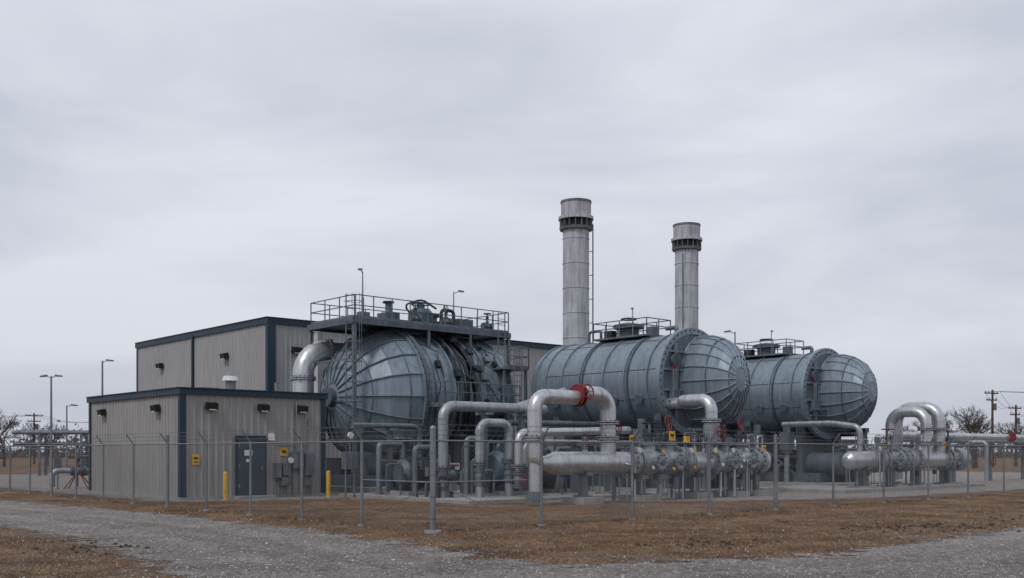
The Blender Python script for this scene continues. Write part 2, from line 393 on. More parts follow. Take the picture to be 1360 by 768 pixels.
mb.cyl((4.85,-.12,1.8),(4.85,-.12,3.9),.04,M['galv'],n=8); mb.cyl((5.4,-.12,1.8),(5.4,-.12,3.2),.03,M['galv'],n=8); mb.cyl((4.5,-.25,1.5),(4.5,-.33,1.5),.12,M['white'],n=14)
mb.cyl((4.0,-.1,2.1),(5.4,-.1,2.1),.025,M['galv'],n=6)
mb.done('electrical_boxes',sb)
mb=MB()
mb.cyl((3.6,3.2,4.1),(3.6,3.2,4.85),.22,M['galv'],n=14); mb.cyl((3.6,3.2,4.85),(3.6,3.2,5.05),.36,M['white'],.3,14); mb.cyl((3.6,3.2,5.05),(3.6,3.2,5.25),.28,M['galv'],.05,14)
mb.box((2.2,2.5,4.3),(.8,.6,.35),M['galv']); mb.cyl((5.2,2.2,4.1),(5.2,2.2,4.8),.07,M['galv'],n=8)
mb.done('roof_vents',sb)
bb=building('compressor_building',-13.8,58,23.5,18.8,9.45,M['wall2'],.34)
mb=MB()
mb.box((-.12,9.6,4.7),(.14,.16,9.0),M['trim']); mb.box((3.0,-.14,4.6),(.16,.14,9.2),M['white']); mb.box((3.0,-.14,9.0),(.4,.2,.3),M['white'])
mb.box((.14,-.1,4.6),(.5,.05,9.0),M['trim'])
for xx in (7.8,15.6): mb.box((xx,-.12,4.6),(.14,.12,9.0),M['trim'])
mb.done('downspouts',bb)
mb=MB()
for yy in (5.0,14.5): wallpack(mb,(-.04,yy,7.6),(-1,0,0),1.3)
for xx in (1.7,5.8,21.5): wallpack(mb,(xx,-.04,7.7),(0,-1,0),1.3)
mb.done('wall_lights',bb)

def bollard(x,y):
    mb=MB(); mb.lathe([(0,.085),(1.02,.085),(1.08,.06),(1.1,0)],(0,0,0),'Z',M['yellow'],14); mb.cyl((0,0,0),(0,0,.05),.16,M['conc'],n=14)
    o=mb.done('bollard'); o.location=(x,y,0)
bollard(-10.86,38.8); bollard(-7.35,41)

# ---------------------------------------------------------------- light poles
def lamp_head(mb,c,d,s=1):
    c=Vector(c);d=Vector(d).normalized()
    mb.box(c+d*.25*s,(.55*s,.26*s,.11*s),M['steel'],rz=math.atan2(d.y,d.x),tilt=('Y',.15)); mb.box(c+d*.27*s-Vector((0,0,.07*s)),(.35*s,.18*s,.03),M['glass'],rz=math.atan2(d.y,d.x))
def light_pole(x,y,h,dirs,z0=0,parent=None,r=.07,s=1.0):
    mb=MB(); mb.cyl((0,0,0),(0,0,h),r*1.4,M['galv'],r*.8,10); mb.cyl((0,0,0),(0,0,.06),r*2.4,M['galv'],n=10)
    for d in dirs:
        dd=Vector((d[0],d[1],0)).normalized(); mb.cyl((0,0,h-.1),tuple(dd*.5*s+Vector((0,0,h+.03))),.035*s,M['galv'],n=6); lamp_head(mb,dd*.42*s+Vector((0,0,h+.03)),dd,s)
    o=mb.done('light_pole' if not parent else 'flood_light',parent); o.location=(x,y,z0); return o
light_pole(-31.5,70,7.0,[(1,-.2),(-1,.2)],s=.85); light_pole(-28.2,70.5,8.1,[(1,-.2)],s=.85)
light_pole(13.5,62,9.1,[(-1,0)],s=.7,r=.05); 
light_pole(-40,92,6,[(1,0)])

# ---------------------------------------------------------------- compressor unit 1
e=group('compressor_unit',-6.25,50); zc=4.4
mb=MB()
prof=[(0,3.38),(-.75,3.3),(-1.5,2.95),(-2.2,2.3),(-2.7,1.45),(-2.95,.6),(-3.0,0)]
n=20
mb.lathe(prof,(0,0,zc),'X',M['drum'],n,smooth=False)
for i in range(n):
    a=2*math.pi*i/n
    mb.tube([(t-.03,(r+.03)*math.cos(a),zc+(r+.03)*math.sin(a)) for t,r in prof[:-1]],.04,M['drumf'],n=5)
for t,r in (prof[1],prof[3]):
    mb.torus((t,0,zc),(1,0,0),r+.015,.035,M['drumd'],n,4)
mb.lathe([(-3.25,0),(-3.25,.45),(-2.9,.45)],(0,0,zc),'X',M['drumd'],20)
mb.done('end_dome',e)
mb=MB()
def band(mb,x0,x1,R,mt,ax,o,n=64):
    mb.lathe([(x0,R-.25),(x0,R),(x1,R),(x1,R-.25)],o,ax,mt,n)
O=(0,0,zc)
mb.lathe([(0,3.3),(.01,3.56),(.22,3.56),(.23,3.1)],O,'X',M['drumd'],64)
mb.lathe([(-.1,3.35),(-.1,3.5),(-.02,3.5)],O,'X',M['drum'],64)
for i in range(60):
    a=2*math.pi*i/60; mb.cyl((-.06,3.47*math.cos(a),zc+3.47*math.sin(a)),(.3,3.47*math.cos(a),zc+3.47*math.sin(a)),.045,M['dark'],n=5)
mb.lathe([(.2,3.12),(.8,3.2),(1.6,3.2),(2.2,3.05),(2.2,2.6)],O,'X',M['drum'],64)
for x in (.75,1.3,1.85): band(mb,x,x+.08,3.29,M['drum'],'X',O)
mb.lathe([(2.2,2.7),(3.3,2.7)],O,'X',M['dark'],48)
band(mb,2.2,2.35,3.35,M['drumd'],'X',O); band(mb,3.2,3.35,3.4,M['drumd'],'X',O)
mb.lathe([(3.3,3.25),(5.6,3.25),(6.0,3.0),(6.4,2.2),(6.6,1),(6.6,0)],O,'X',M['drum'],64)
for x in (3.9,4.6,5.3): band(mb,x,x+.09,3.33,M['drum'],'X',O)
mb.done('drum_body',e)
mb=MB()
for k in range(8):
    x=2.42+.1*k; R=2.85+.12*(k%3); a0=random.uniform(-.9,-.3); a1=random.uniform(1.6,2.6)
    pts=[(x+.03*math.sin(j),-R*math.cos(a0+(a1-a0)*j/16),zc+R*math.sin(a0+(a1-a0)*j/16)) for j in range(17)]
    mb.tube(pts,.04+.03*(k%3),M[('steel','silver2','dark')[k%3]],n=7)
for k in range(26):
    a=random.uniform(-.7,1.2); x=random.uniform(.3,4.8); R=3.42
    mb.box((x,-R*math.cos(a),zc+R*math.sin(a)),(random.uniform(.12,.35),.2,random.uniform(.15,.4)),M[random.choice(['dark','steel','drumd','black'])],tilt=('X',-a))
    a2=a+random.uniform(.3,.6)
    mb.tube([(x,-R*math.cos(a),zc+R*math.sin(a)),(x+.2,-(R+.1)*math.cos((a+a2)/2),zc+(R+.1)*math.sin((a+a2)/2)),(x+random.uniform(-.6,.6),-R*math.cos(a2),zc+R*math.sin(a2))],.03,M['dark'],n=5)
mb.done('drum_piping',e)
mb=MB()
zd=7.95
mb.box((1.65,-.1,zd-.06),(9.5,3.9,.1),M['steel'])
for x in (-3.1,6.4): mb.box((x,-.1,zd-.14),(.1,4.0,.26),M['drumd'])
for y in (-2.05,1.85): mb.box((1.65,y,zd-.14),(9.4,.1,.26),M['drumd'])
mb.rail([(-3.0,-2.0,zd),(6.35,-2.0,zd),(6.35,1.8,zd),(-3,1.8,zd),(-3,-2,zd)])
for x,y in ((-3.0,-2),(-3,1.8),(6.35,-2)):
    mb.box((x,y,zd/2),(.14,.14,zd),M['steel'])
for x in (1.2,3.8): mb.box((x,-2.0,7.4),(.12,.12,1.1),M['steel'])
for z in (2.4,4.2,6.1): mb.box((-3,-.1,z),(.07,3.8,.08),M['steel'])
mb.ladder((-3.3,-2.15,0),8.95,.5,(1,0,0),cage=True)
z2=4.0
mb.box((2.4,-4.1,z2-.05),(4.6,1.2,.08),M['steel']); mb.box((2.4,-4.72,z2-.12),(4.6,.08,.22),M['drumd'])
mb.rail([(.1,-3.6,z2),(.1,-4.7,z2),(4.7,-4.7,z2),(4.7,-3.6,z2)],sp=.75)
for x in (.15,2.4,4.65): mb.box((x,-4.65,z2/2),(.14,.14,z2-.1),M['steel'])
mb.box((4.65,-3.6,3),(.12,.12,6),M['steel'])
mb.ladder((5.2,-4.0,0),6.9,.5,(1,0,0))
z3=6.0
mb.box((5.3,-3.1,z3-.05),(1.6,1.4,.08),M['steel']); mb.rail([(4.5,-3.8,z3),(6.1,-3.8,z3),(6.1,-2.4,z3)],sp=.7)
mb.box((6.0,-3.7,z3/2),(.12,.12,z3-.1),M['steel'])
mb.ladder((5.7,-2.2,z3),2.9,.45,(1,0,0))
mb.done('platforms_and_railings',e)
mb=MB()
mb.lathe([(0,.5),(.15,.62),(.8,.62),(1.0,.45),(1.05,.2),(1.25,.2)],(2.0,-.3,zd),'Z',M['teal'],20)
mb.torus((2.0,-.3,zd+1.25),(0,0,1),.45,.04,M['dark'],18,5)
mb.tube([(2.6,-.3,zd+.4),(3.3,-.3,zd+.4),(3.3,-.3,zd+1.1),(4.1,-.3,zd+1.1),(4.1,-.3,zd)],.09,M['dark'],.2,8)
mb.tube([(1.4,-.4,zd+.6),(.9,-.4,zd+1.1),(2.0,-.4,zd+1.5),(2.9,-.4,zd+1.1)],.05,M['dark'],.3,6)
mb.box((.4,.2,zd+.35),(.8,.8,.7),M['drumd']); mb.cyl((.4,.2,zd+.7),(.4,.2,zd+1.25),.16,M['steel'],n=12); mb.torus((.4,.2,zd+1.25),(0,0,1),.25,.05,M['dark'],14,5)
mb.box((-1.2,0,zd+.3),(.5,.4,.6),M['steel']); mb.cyl((-1.2,0,zd+.6),(-1.2,0,zd+1.3),.04,M['red'],n=6)
mb.box((4.9,.1,zd+.4),(1.0,.8,.7),M['drumd']); mb.cyl((3.4,.5,zd),(3.4,.5,zd+.8),.2,M['steel'],n=12); mb.cyl((3.4,.5,zd+.8),(3.4,.5,zd+.95),.32,M['dark'],n=12)
for x in (1.0,2.9,5.6): mb.valve((x,-1.2,zd+.35),(1,0,0),.13,M['steel'],'black',.5)
mb.done('deck_machinery',e)
light_pole(-1.9,-1.0,2.35,[(-.7,-.6)],zd,e,.035,.6); light_pole(5.7,1.7,2.5,[(.8,-.6)],zd,e,.035,.6)
mb=MB()
mb.box((1.8,0,.12),(10,7.2,.24),M['conc'])
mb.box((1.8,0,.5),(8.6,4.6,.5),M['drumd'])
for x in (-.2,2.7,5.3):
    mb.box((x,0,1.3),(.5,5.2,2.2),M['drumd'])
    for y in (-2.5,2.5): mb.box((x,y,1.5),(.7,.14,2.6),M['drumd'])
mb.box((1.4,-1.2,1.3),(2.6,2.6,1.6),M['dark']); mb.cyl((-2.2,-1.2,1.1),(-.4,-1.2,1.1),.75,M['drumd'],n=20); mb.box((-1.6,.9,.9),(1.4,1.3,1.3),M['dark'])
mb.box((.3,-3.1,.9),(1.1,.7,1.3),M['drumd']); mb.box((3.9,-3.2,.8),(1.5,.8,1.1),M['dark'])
mb.box((1.75,-3.3,1.15),(.62,.03,.32),M['white']); mb.box((1.75,-3.32,1.2),(.5,.01,.08),M['red']); mb.cyl((1.75,-3.27,.2),(1.75,-3.27,1.0),.03,M['galv'],n=6)
for k in range(18):
    x=random.uniform(-2.4,5.6); y=random.uniform(-3.7,-2.7); h=random.uniform(.6,2.6)
    x2=x+random.uniform(-1,1); mb.tube([(x,y,.2),(x,y,h),(x2,y,h),(x2,y+1,h)],random.choice([.03,.05,.08]),M[random.choice(['steel','drumd','dark'])],.15,7)
mb.done('base_frame',e)
mb=MB()
c=Vector((-10,49,0))-Vector((-6.25,50,0)); lx=c.x*UX+c.y*UY; ly=-c.x*UY+c.y*UX
mb.tube([(lx,ly,.3),(lx,ly,6.75),(-.7,ly,6.75)],.5,M['silver'],1.25,24)
for z in (5.35,4.4): mb.flange((lx,ly,z),(0,0,1),.62,M['silver2'],.06,16)
mb.flange((lx+1.35,ly,6.75),(1,0,0),.62,M['silver2'],.06,16)
mb.cyl((lx,ly,0),(lx,ly,.3),.75,M['conc'],n=20)
mb.done('inlet_duct',e)

# ---------------------------------------------------------------- stacks
def stack(x,y,H,cond=True):
    e=group('exhaust_stack',x,y,.3); mb=MB()
    mb.cyl((0,0,0),(0,0,H-1.6),.77,M['stack'],n=40)
    z=1.2
    while z<H-2: mb.lathe([(z,.77),(z+.015,.795),(z+.06,.795),(z+.075,.77)],(0,0,0),'Z',M['stack'],40); z+=1.45
    for a in (1.2,4.0,5.4): mb.box((.775*math.cos(a),.775*math.sin(a),(H-1.7)/2),(.02,.03,H-1.7),M['stack'],rz=a)
    mb.done('shaft',e); mb=MB()
    mb.lathe([(H-1.75,.77),(H-1.7,.95),(H-1.55,.98),(H-1.52,.8)],(0,0,0),'Z',M['stackd'],40)
    mb.cyl((0,0,H-1.55),(0,0,H-1.1),.74,M['dark'],n=32)
    for i in range(16):
        a=2*math.pi*i/16; mb.box((.86*math.cos(a),.86*math.sin(a),H-1.32),(.2,.05,.45),M['stackd'],rz=a)
    mb.lathe([(H-1.1,.8),(H-1.1,1.03),(H-.93,1.03),(H-.9,.88),(H,.88),(H,.8),(H-.8,.8)],(0,0,0),'Z',M['stack'],40)
    mb.lathe([(H-.12,.88),(H-.12,.91),(H,.91)],(0,0,0),'Z',M['stackd'],40); mb.cyl((0,0,H-.9),(0,0,H-.8),.8,M['black'],n=24)
    mb.done('cap',e)
    mb=MB()
    if cond:
        mb.cyl((1.0,-.15,0),(1.0,-.15,H-1.3),.04,M['steel'],n=7)
        for k in range(10): mb.cyl((.74,-.1,1+k*1.4),(1.0,-.15,1+k*1.4),.025,M['steel'],n=5)
    else: 
        mb.cyl((-.6,-.62,0),(-.6,-.62,H-2),.03,M['steel'],n=6)
    mb.cyl((0,0,0),(0,0,1.2),1.1,M['conc'],n=24); mb.tube([(-.2,-4.2,3.2),(0,-2,3.2),(0,0,3.2)],.6,M['silver2'],n=20)
    mb.done('conduit_and_base',e)
stack(3.75,60,16.5); stack(11.6,68,16.9,False)

# ---------------------------------------------------------------- drum units 2,3
def drumunit(x,y,seed):
    random.seed(seed)
    e=group('compressor_unit',x,y); zc=4.96; R=2.2; O=(0,0,zc); mb=MB()
    mb.lathe([(0,R),(7.9,R),(8.4,R*.95),(8.8,R*.75),(9.05,R*.4),(9.1,0)],O,'Y',M['drum'],64)
    for t in (.75,1.9,2.1,3.4,4.7,4.9,6.1,7.2,7.9): band(mb,t,t+.07,R+.07,M['drumd'] if t in(1.9,4.7) else M['drum'],'Y',O)
    for a in (.35,1.35,2.1,2.9,3.5):
        mb.cyl((R*math.cos(a),.1,zc+R*math.sin(a)),(R*math.cos(a),7.2,zc+R*math.sin(a)),.025,M['drumd'],n=4)
    for t in (1.3,2.8,5.4,6.6):
        a=math.radians(200); mb.cyl((R*math.cos(a)*.98,t,zc+R*math.sin(a)*.98),(R*math.cos(a)*1.05,t,zc+R*math.sin(a)*1.05),.22,M['drumf'],n=16)
    mb.done('drum_body',e)
    mb=MB()
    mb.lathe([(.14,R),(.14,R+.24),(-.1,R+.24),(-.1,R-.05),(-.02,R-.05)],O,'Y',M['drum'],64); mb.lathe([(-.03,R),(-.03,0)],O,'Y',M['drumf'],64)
    for i in range(48):
        a=2*math.pi*i/48; mb.cyl(((R+.13)*math.cos(a),-.15,zc+(R+.13)*math.sin(a)),((R+.13)*math.cos(a),.19,zc+(R+.13)*math.sin(a)),.03,M['dark'],n=5)
    mb.done('flange',e)
    # segmented clam-shell hood bulging from the right part of the face
    mb=MB()
    pr=[(-.05,1.0,.62),(-.7,.985,.62),(-1.35,.90,.52),(-1.95,.74,.36),(-2.4,.5,.16),(-2.62,.24,.0),(-2.66,.0,-.06)]
    n=20
    def hp(t,f,cx,a,k=1.0): return (cx+1.5*f*k*math.cos(a),t,zc+2.08*f*k*math.sin(a))
    for (a_,b_) in zip(pr,pr[1:]):
        A=[hp(*a_,2*math.pi*i/n) for i in range(n)];B=[hp(*b_,2*math.pi*i/n) for i in range(n)]
        mb.add(A+B,[(i,(i+1)%n,n+(i+1)%n,n+i) for i in range(n)],M['drum'],False)
    for i in range(n):
        a=2*math.pi*i/n; mb.tube([hp(*q,a,1.012) for q in pr[:-1]],.04,M['drum'],n=5)
    for q in (pr[0],pr[2],pr[4]):
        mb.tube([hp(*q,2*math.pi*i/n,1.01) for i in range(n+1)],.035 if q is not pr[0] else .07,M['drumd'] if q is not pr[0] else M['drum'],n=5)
    # stiffeners on the flat left part of the face
    for z in (-1.2,-.4,.5,1.3):
        xl=-math.sqrt(R*R-z*z)+.08; mb.box(((xl-.7)/2,-.1,zc+z),(abs(xl+.7),.12,.08),M['drum'])
    mb.box((-1.35,-.14,zc),(.09,.16,3.3),M['drum'])
    mb.cyl((-1.7,-.3,zc-1.2),(-1.7,-.3,zc+.5),.045,M['steel'],n=7); mb.cyl((-1.7,-.3,zc+.5),(-1.7,-.3,zc+.65),.06,M['red'],n=8)
    mb.box((-1.5,-.2,zc-.7),(.5,.25,.6),M['steel']); mb.cyl((-2.0,-.3,zc-.9),(-.6,-.4,zc-.9),.05,M['steel'],n=6)
    mb.lathe([(-.06,.33),(-.22,.33),(-.22,0)],(-1.3,0,zc+.9),'Y',M['drumd'],16)
    mb.done('hood',e)
    mb=MB(); zt=zc+R
    mb.box((0,3.6,zt+.05),(1.8,3.4,.08),M['steel']); mb.rail([(-.85,1.95,zt+.09),(-.85,5.3,zt+.09),(.85,5.3,zt+.09),(.85,1.95,zt+.09),(-.85,1.95,zt+.09)],.75,sp=.8,toe=False)
    mb.lathe([(0,.5),(.45,.5),(.5,.75),(.65,.75),(.75,.3),(.8,0)],(0,3.8,zt+.05),'Z',M['drumd'],18); mb.torus((0,3.8,zt+1.0),(0,0,1),.35,.04,M['dark'],16,5)
    mb.box((.3,2.6,zt+.3),(.4,.4,.5),M['steel']); mb.box((-.2,4.8,zt+.3),(.35,.5,.4),M['dark'])
    mb.tube([(0,5.6,zt-.1),(0,5.6,zt+.6),(0,6.4,zt+.6),(0,6.4,zt-.1)],.07,M['steel'],.15,8)
    mb.tube([(0,.9,zt-.1),(0,.9,zt+.35),(0,1.5,zt+.35)],.1,M['steel'],.12,8)
    mb.done('top_walkway',e)
    light_pole(-.4,3.2,1.35,[(-1,-.8)],zt,e,.025,.5)
    mb=MB()
    mb.box((0,3.4,.12),(6.4,12,.24),M['conc'])
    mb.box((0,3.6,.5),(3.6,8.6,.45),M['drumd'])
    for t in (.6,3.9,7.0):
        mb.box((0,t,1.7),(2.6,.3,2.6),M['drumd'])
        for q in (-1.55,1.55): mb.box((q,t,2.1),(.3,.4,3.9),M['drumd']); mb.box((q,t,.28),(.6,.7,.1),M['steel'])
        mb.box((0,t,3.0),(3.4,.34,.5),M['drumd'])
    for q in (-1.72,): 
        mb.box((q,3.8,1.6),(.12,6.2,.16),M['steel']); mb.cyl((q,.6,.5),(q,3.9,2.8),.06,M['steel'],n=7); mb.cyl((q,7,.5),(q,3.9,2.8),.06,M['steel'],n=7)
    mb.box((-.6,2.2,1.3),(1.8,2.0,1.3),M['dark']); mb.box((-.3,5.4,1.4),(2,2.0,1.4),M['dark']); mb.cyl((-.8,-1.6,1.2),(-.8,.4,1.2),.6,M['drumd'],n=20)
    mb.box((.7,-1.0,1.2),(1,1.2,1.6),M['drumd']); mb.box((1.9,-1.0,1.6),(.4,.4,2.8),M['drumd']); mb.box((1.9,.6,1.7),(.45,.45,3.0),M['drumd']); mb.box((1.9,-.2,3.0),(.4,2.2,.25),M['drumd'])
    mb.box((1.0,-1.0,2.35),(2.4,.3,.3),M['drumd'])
    for (q,t) in ((-2.4,.9),(-2.6,2.6),(-2.5,5.6)):
        mb.cyl((q,t,.25),(q,t,1.9),.14,M['silver2'],n=12); mb.box((q,t,2.4),(.6,.55,.9),M['steel']); mb.cyl((q,t,2.85),(q,t,3.3),.2,M['steel'],n=12); mb.flange((q,t,1.85),(0,0,1),.3,M['steel'],.05,8)
    for k in range(40):
        x0=random.uniform(-2.9,2.4); y0=random.uniform(-2.0,6); h=random.uniform(.8,3.0); x2=x0+random.uniform(-1.1,1.1)
        mb.tube([(x0,y0,.2),(x0,y0,h),(x2,y0,h),(x2,y0+random.uniform(-1,1),h)],random.choice([.025,.04,.07,.1]),M[random.choice(['steel','drumd','dark','silver2','steel'])],.15,7)
    mb.done('base_frame',e)
    return e
drumunit(8.1,46,3); drumunit(16.9,55,5)

# ---------------------------------------------------------------- manifolds
def support(mb,x,y,z,w=.3):
    mb.box((x,y,.12),(1.0,1.1,.24),M['conc']); mb.box((x,y,(z-.2)/2+.15),(.26,.26,z-.5),M['steel']); mb.box((x,y,.27),(.5,.5,.05),M['steel'])
    mb.box((x,y,z-.38),(.3,.8,.12),M['steel'])
def instrument(mb,x,y,z,seedc):
    mb.cyl((x,y,z),(x,y,z+.9),.025,M['galv'],n=6); mb.box((x,y-.03,z+1.0),(.22,.16,.28),M[seedc]); mb.cyl((x+.25,y,z+.6),(x+.25,y-.08,z+.6),.1,M['white'],n=12); mb.cyl((x,y,z+.6),(x+.25,y,z+.6),.015,M['galv'],n=5)
def tag(mb,x,y,z,s=.3):
    mb.box((x,y,z),(s,.015,s*1.05),M['yellow']); mb.box((x,y-.012,z+s*.05),(s*.6,.008,s*.3),M['black'])
def smallbore(mb,x0,x1,n,ys=(-.7,.7),mx=2.6):
    for k in range(n):
        x=random.uniform(x0,x1); y=random.uniform(*ys); h=random.uniform(.9,mx); x2=x+random.uniform(-.9,.9)
        mb.tube([(x,y,.05),(x,y,h),(x2,y,h),(x2,y*.2,1.5)],random.choice([.018,.025,.035,.05]),M[random.choice(['galv','silver2','steel','silver'])],.1,6)
        if random.random()<.5: mb.box((x,y,h*.7),(.16,.14,.22),M[random.choice(['steel','dark','galv','black'])])
        if random.random()<.3: mb.wheel((x,y-.1,h*.85),(0,-1,0),.09,M[random.choice(['red','black','black'])])
random.seed(21)
e=group('pipe_manifold',1.03,35); mb=MB()
mb.cyl((.6,0,1.45),(12.6,0,1.45),.4,M['silver'],n=32)
mb.lathe([(-.05,.24),(.2,.27),(.6,.4)],(0,0,1.45),'X',M['silver'],32)
mb.tube([(.1,0,1.45),(-.35,0,1.45),(-.35,0,3.75),(1.72,0,3.75)],.25,M['silver'],.5,24)
mb.tube([(-.35,0,1.9),(-.35,0,.5)],.2,M['silver'],n=20); mb.cyl((-.35,0,.1),(-.35,0,.5),.28,M['steel'],n=16)
mb.tube([(1.78,0,3.9),(3.3,0,3.9),(3.3,0,1.7)],.29,M['silver'],.6,24)
mb.flange((1.75,0,3.83),(1,0,0),.4,M['red'],.035,14,.1)
mb.flange((-.35,0,2.3),(0,0,1),.36,M['silver2'],.05,12); mb.flange((3.3,0,2.35),(0,0,1),.42,M['silver2'],.05,12)
mb.flange((3.3,0,2.9),(0,0,1),.4,M['silver2'],.05,12)
mb.wheel((1.75,-.5,3.95),(0,-1,.2),.26,M['red']); mb.cyl((1.75,-.5,3.95),(1.75,0,3.8),.03,M['steel'],n=6)
mb.wheel((3.75,-.1,2.75),(.3,-1,.1),.24,M['red'])
mb.done('header_pipe',e)
mb=MB()
for x in (4.5,4.75,7.5,7.72,9.35,12.5): mb.flange((x,0,1.45),(1,0,0),.58,M['silver2'],.07,16)
for x in (5.6,6.7,10.2,11.4):
    mb.valve((x,0,1.45),(1,0,0),.38,M['silver2'],'red' if x in(6.7,11.4) else 'black',.9)
mb.lathe([(12.6,.56),(12.85,.5),(13.0,.3),(13.05,0)],(0,0,1.45),'X',M['silver'],28)
for x,h in ((2.1,.7),(8.3,1.2),(8.9,.9)):
    mb.cyl((x,0,1.8),(x,0,1.85+h*.4),.09,M['silver'],n=10); mb.valve((x,0,1.95+h*.3),(0,0,1),.08,M['silver2'],None,.3); mb.wheel((x,-.3,2.0+h*.3),(0,-1,0),.14,M['red'] if h<1 else M['black'])
for x in (5.1,6.2,10.8):
    mb.cyl((x,0,1.45),(x,-.0,.75),.16,M['silver2'],n=14); mb.flange((x,0,.9),(0,0,1),.3,M['silver2'],.05,8); mb.cyl((x,0,.6),(x,0,.2),.12,M['silver2'],n=12)
mb.done('valves',e)
mb=MB()
for x in (2.0,5.1,8.3,10.8,12.4): support(mb,x,0,1.45)
for x,c in ((4.1,'steel'),(7.1,'yellow'),(9.8,'steel'),(8.6,'galv')): instrument(mb,x,-.55,1.3,c)
smallbore(mb,3.5,12.8,52)
tag(mb,3.95,-.6,2.3); tag(mb,6.2,-.6,2.45,.34); tag(mb,8.9,-.6,1.9,.22); tag(mb,12.2,-.6,2.0,.22)
for k in range(14):
    x=random.uniform(4.5,12.6); z=1.0+random.random(); mb.cyl((x,-.62,z),(x,-.66,z),.07,M[random.choice(['white','yellow','galv'])],n=10)
mb.done('supports_and_instruments',e)
mb=MB()
mb.tube([(9.4,0,1.7),(9.4,0,3.95),(9.4,1.7,3.95),(10.9,1.7,3.95),(10.9,3.7,3.95)],.25,M['silver'],.5,22)
mb.flange((9.4,0,2.2),(0,0,1),.4,M['silver2'],.05,12); mb.flange((9.4,0,3.1),(0,0,1),.4,M['silver2'],.05,12); mb.cyl((9.4,0,2.3),(9.4,0,3.0),.33,M['silver2'],n=20); mb.wheel((9.4,-.5,2.65),(0,-1,.1),.25,M['red']); mb.cyl((9.4,0,2.65),(9.4,-.5,2.65),.03,M['steel'],n=6)
mb.done('riser_pipe',e)

e=group('process_piping',1.03,35); mb=MB()
mb.tube([(-.07,5.4,.1),(-.07,5.4,3.6),(5.5,5.4,3.6),(5.5,8,3.6),(9,8,4.6)],.2,M['silver2'],.5,20)
mb.tube([(.9,4.4,.1),(.9,4.4,2.95),(2.4,4.4,2.95),(2.4,4.4,.1)],.17,M['silver2'],.4,18)
mb.tube([(1.8,3.2,.6),(1.8,3.2,2.55),(8.2,3.2,2.75),(8.2,6,2.75)],.16,M['silver'],.35,16)
mb.tube([(2.6,3.7,.6),(2.6,3.7,2.2),(9.2,3.7,2.2),(9.2,6,2.2)],.13,M['silver2'],.35,14)
mb.tube([(-1.8,9.0,2.9),(1.5,9.0,2.9),(1.5,9.0,.4)],.11,M['steel'],.4,14)
mb.tube([(5.2,7.5,3.1),(14,7.5,3.1)],.14,M['steel'],None,12)
for (x,y,z) in ((-.07,5.4,1.2),(.9,4.4,1.4),(2.4,4.4,1.5),(2.6,3.7,1.2),(1.8,3.2,1.3)): mb.flange((x,y,z),(0,0,1),.3,M['steel'],.05,10); mb.valve((x,y,z-.5),(0,0,1),.15,M['steel'],None,.2); mb.wheel((x-.1,y-.4,z-.5),(0,-1,0),.16,M[random.choice(['red','black','black'])])
for x,y,z in ((2,5.4,3.6),(4,5.4,3.6),(5,3.45,2.4),(7,3.45,2.4),(0,9,3.0)):
    mb.box((x,y,z/2),(.18,.18,z-.4),M['steel']); mb.box((x,y,z-.25),(.2,.9,.12),M['steel']); mb.box((x,y,.1),(.7,.7,.2),M['conc'])
for k in range(50):
    x=random.uniform(-.6,9.5); y=random.uniform(4.5,9.5); h=random.uniform(.5,2.4); x2=x+random.uniform(-1.2,1.2)
    mb.tube([(x,y,.05),(x,y,h),(x2,y,h),(x2,y,.05)],random.choice([.03,.05,.09,.12]),M[random.choice(['galv','steel','steel','dark','drumd'])],.15,8)
    if random.random()<.5: mb.box((x,y-.1,h*.6),(.25,.2,.35),M[random.choice(['steel','dark','blue'])])
mb.done('pipes',e)
mb=MB(); mb.box((4.9,6.5,.06),(12.5,8.4,.12),M['conc']); mb.done('concrete_slab',e)

def motor(a,b,s=1,m='blue'):
    x,y=(1.03+a*UX-b*UY,35+a*UY+b*UX); e=group('electric_motor',x,y); mb=MB(); z=1.1*s
    mb.cyl((-.8*s,0,z),(.8*s,0,z),.62*s,M[m],n=28); mb.cyl((-.98*s,0,z),(-.8*s,0,z),.45*s,M[m],.62*s,24); mb.cyl((.8*s,0,z),(1.0*s,0,z),.66*s,M[m],n=24); mb.cyl((1,0,z),(1.5,0,z),.12,M['galv'],n=12)
    for i in range(28):
        a=2*math.pi*i/28; mb.box((0,.66*s*math.cos(a),z+.66*s*math.sin(a)),(1.4*s,.02,.1*s),M[m],tilt=('X',a-math.pi/2))
    mb.box((0,-.55*s,z+.35*s),(.5*s,.35*s,.4*s),M[m]); mb.box((0,0,.38*s),(1.5*s,1.1*s,.3*s),M['dark']); mb.box((0,0,.17),(1.9*s,1.4*s,.22),M['conc'])
    for k in (-.55,.55): mb.box((k*s,0,.45*s),(.2*s,1.2*s,.5*s),M[m])
    mb.lathe([(0,.35*s),(.45*s,.35*s),(.6*s,.1*s),(.6*s,0)],(1.6*s,0,z-.2),'X',M['drumd'],16)
    mb.done('motor',e)
motor(3.6,5.6,1.1); motor(6.4,5.9,.9,'drumd'); motor(.6,8.0,.9,'drumd')

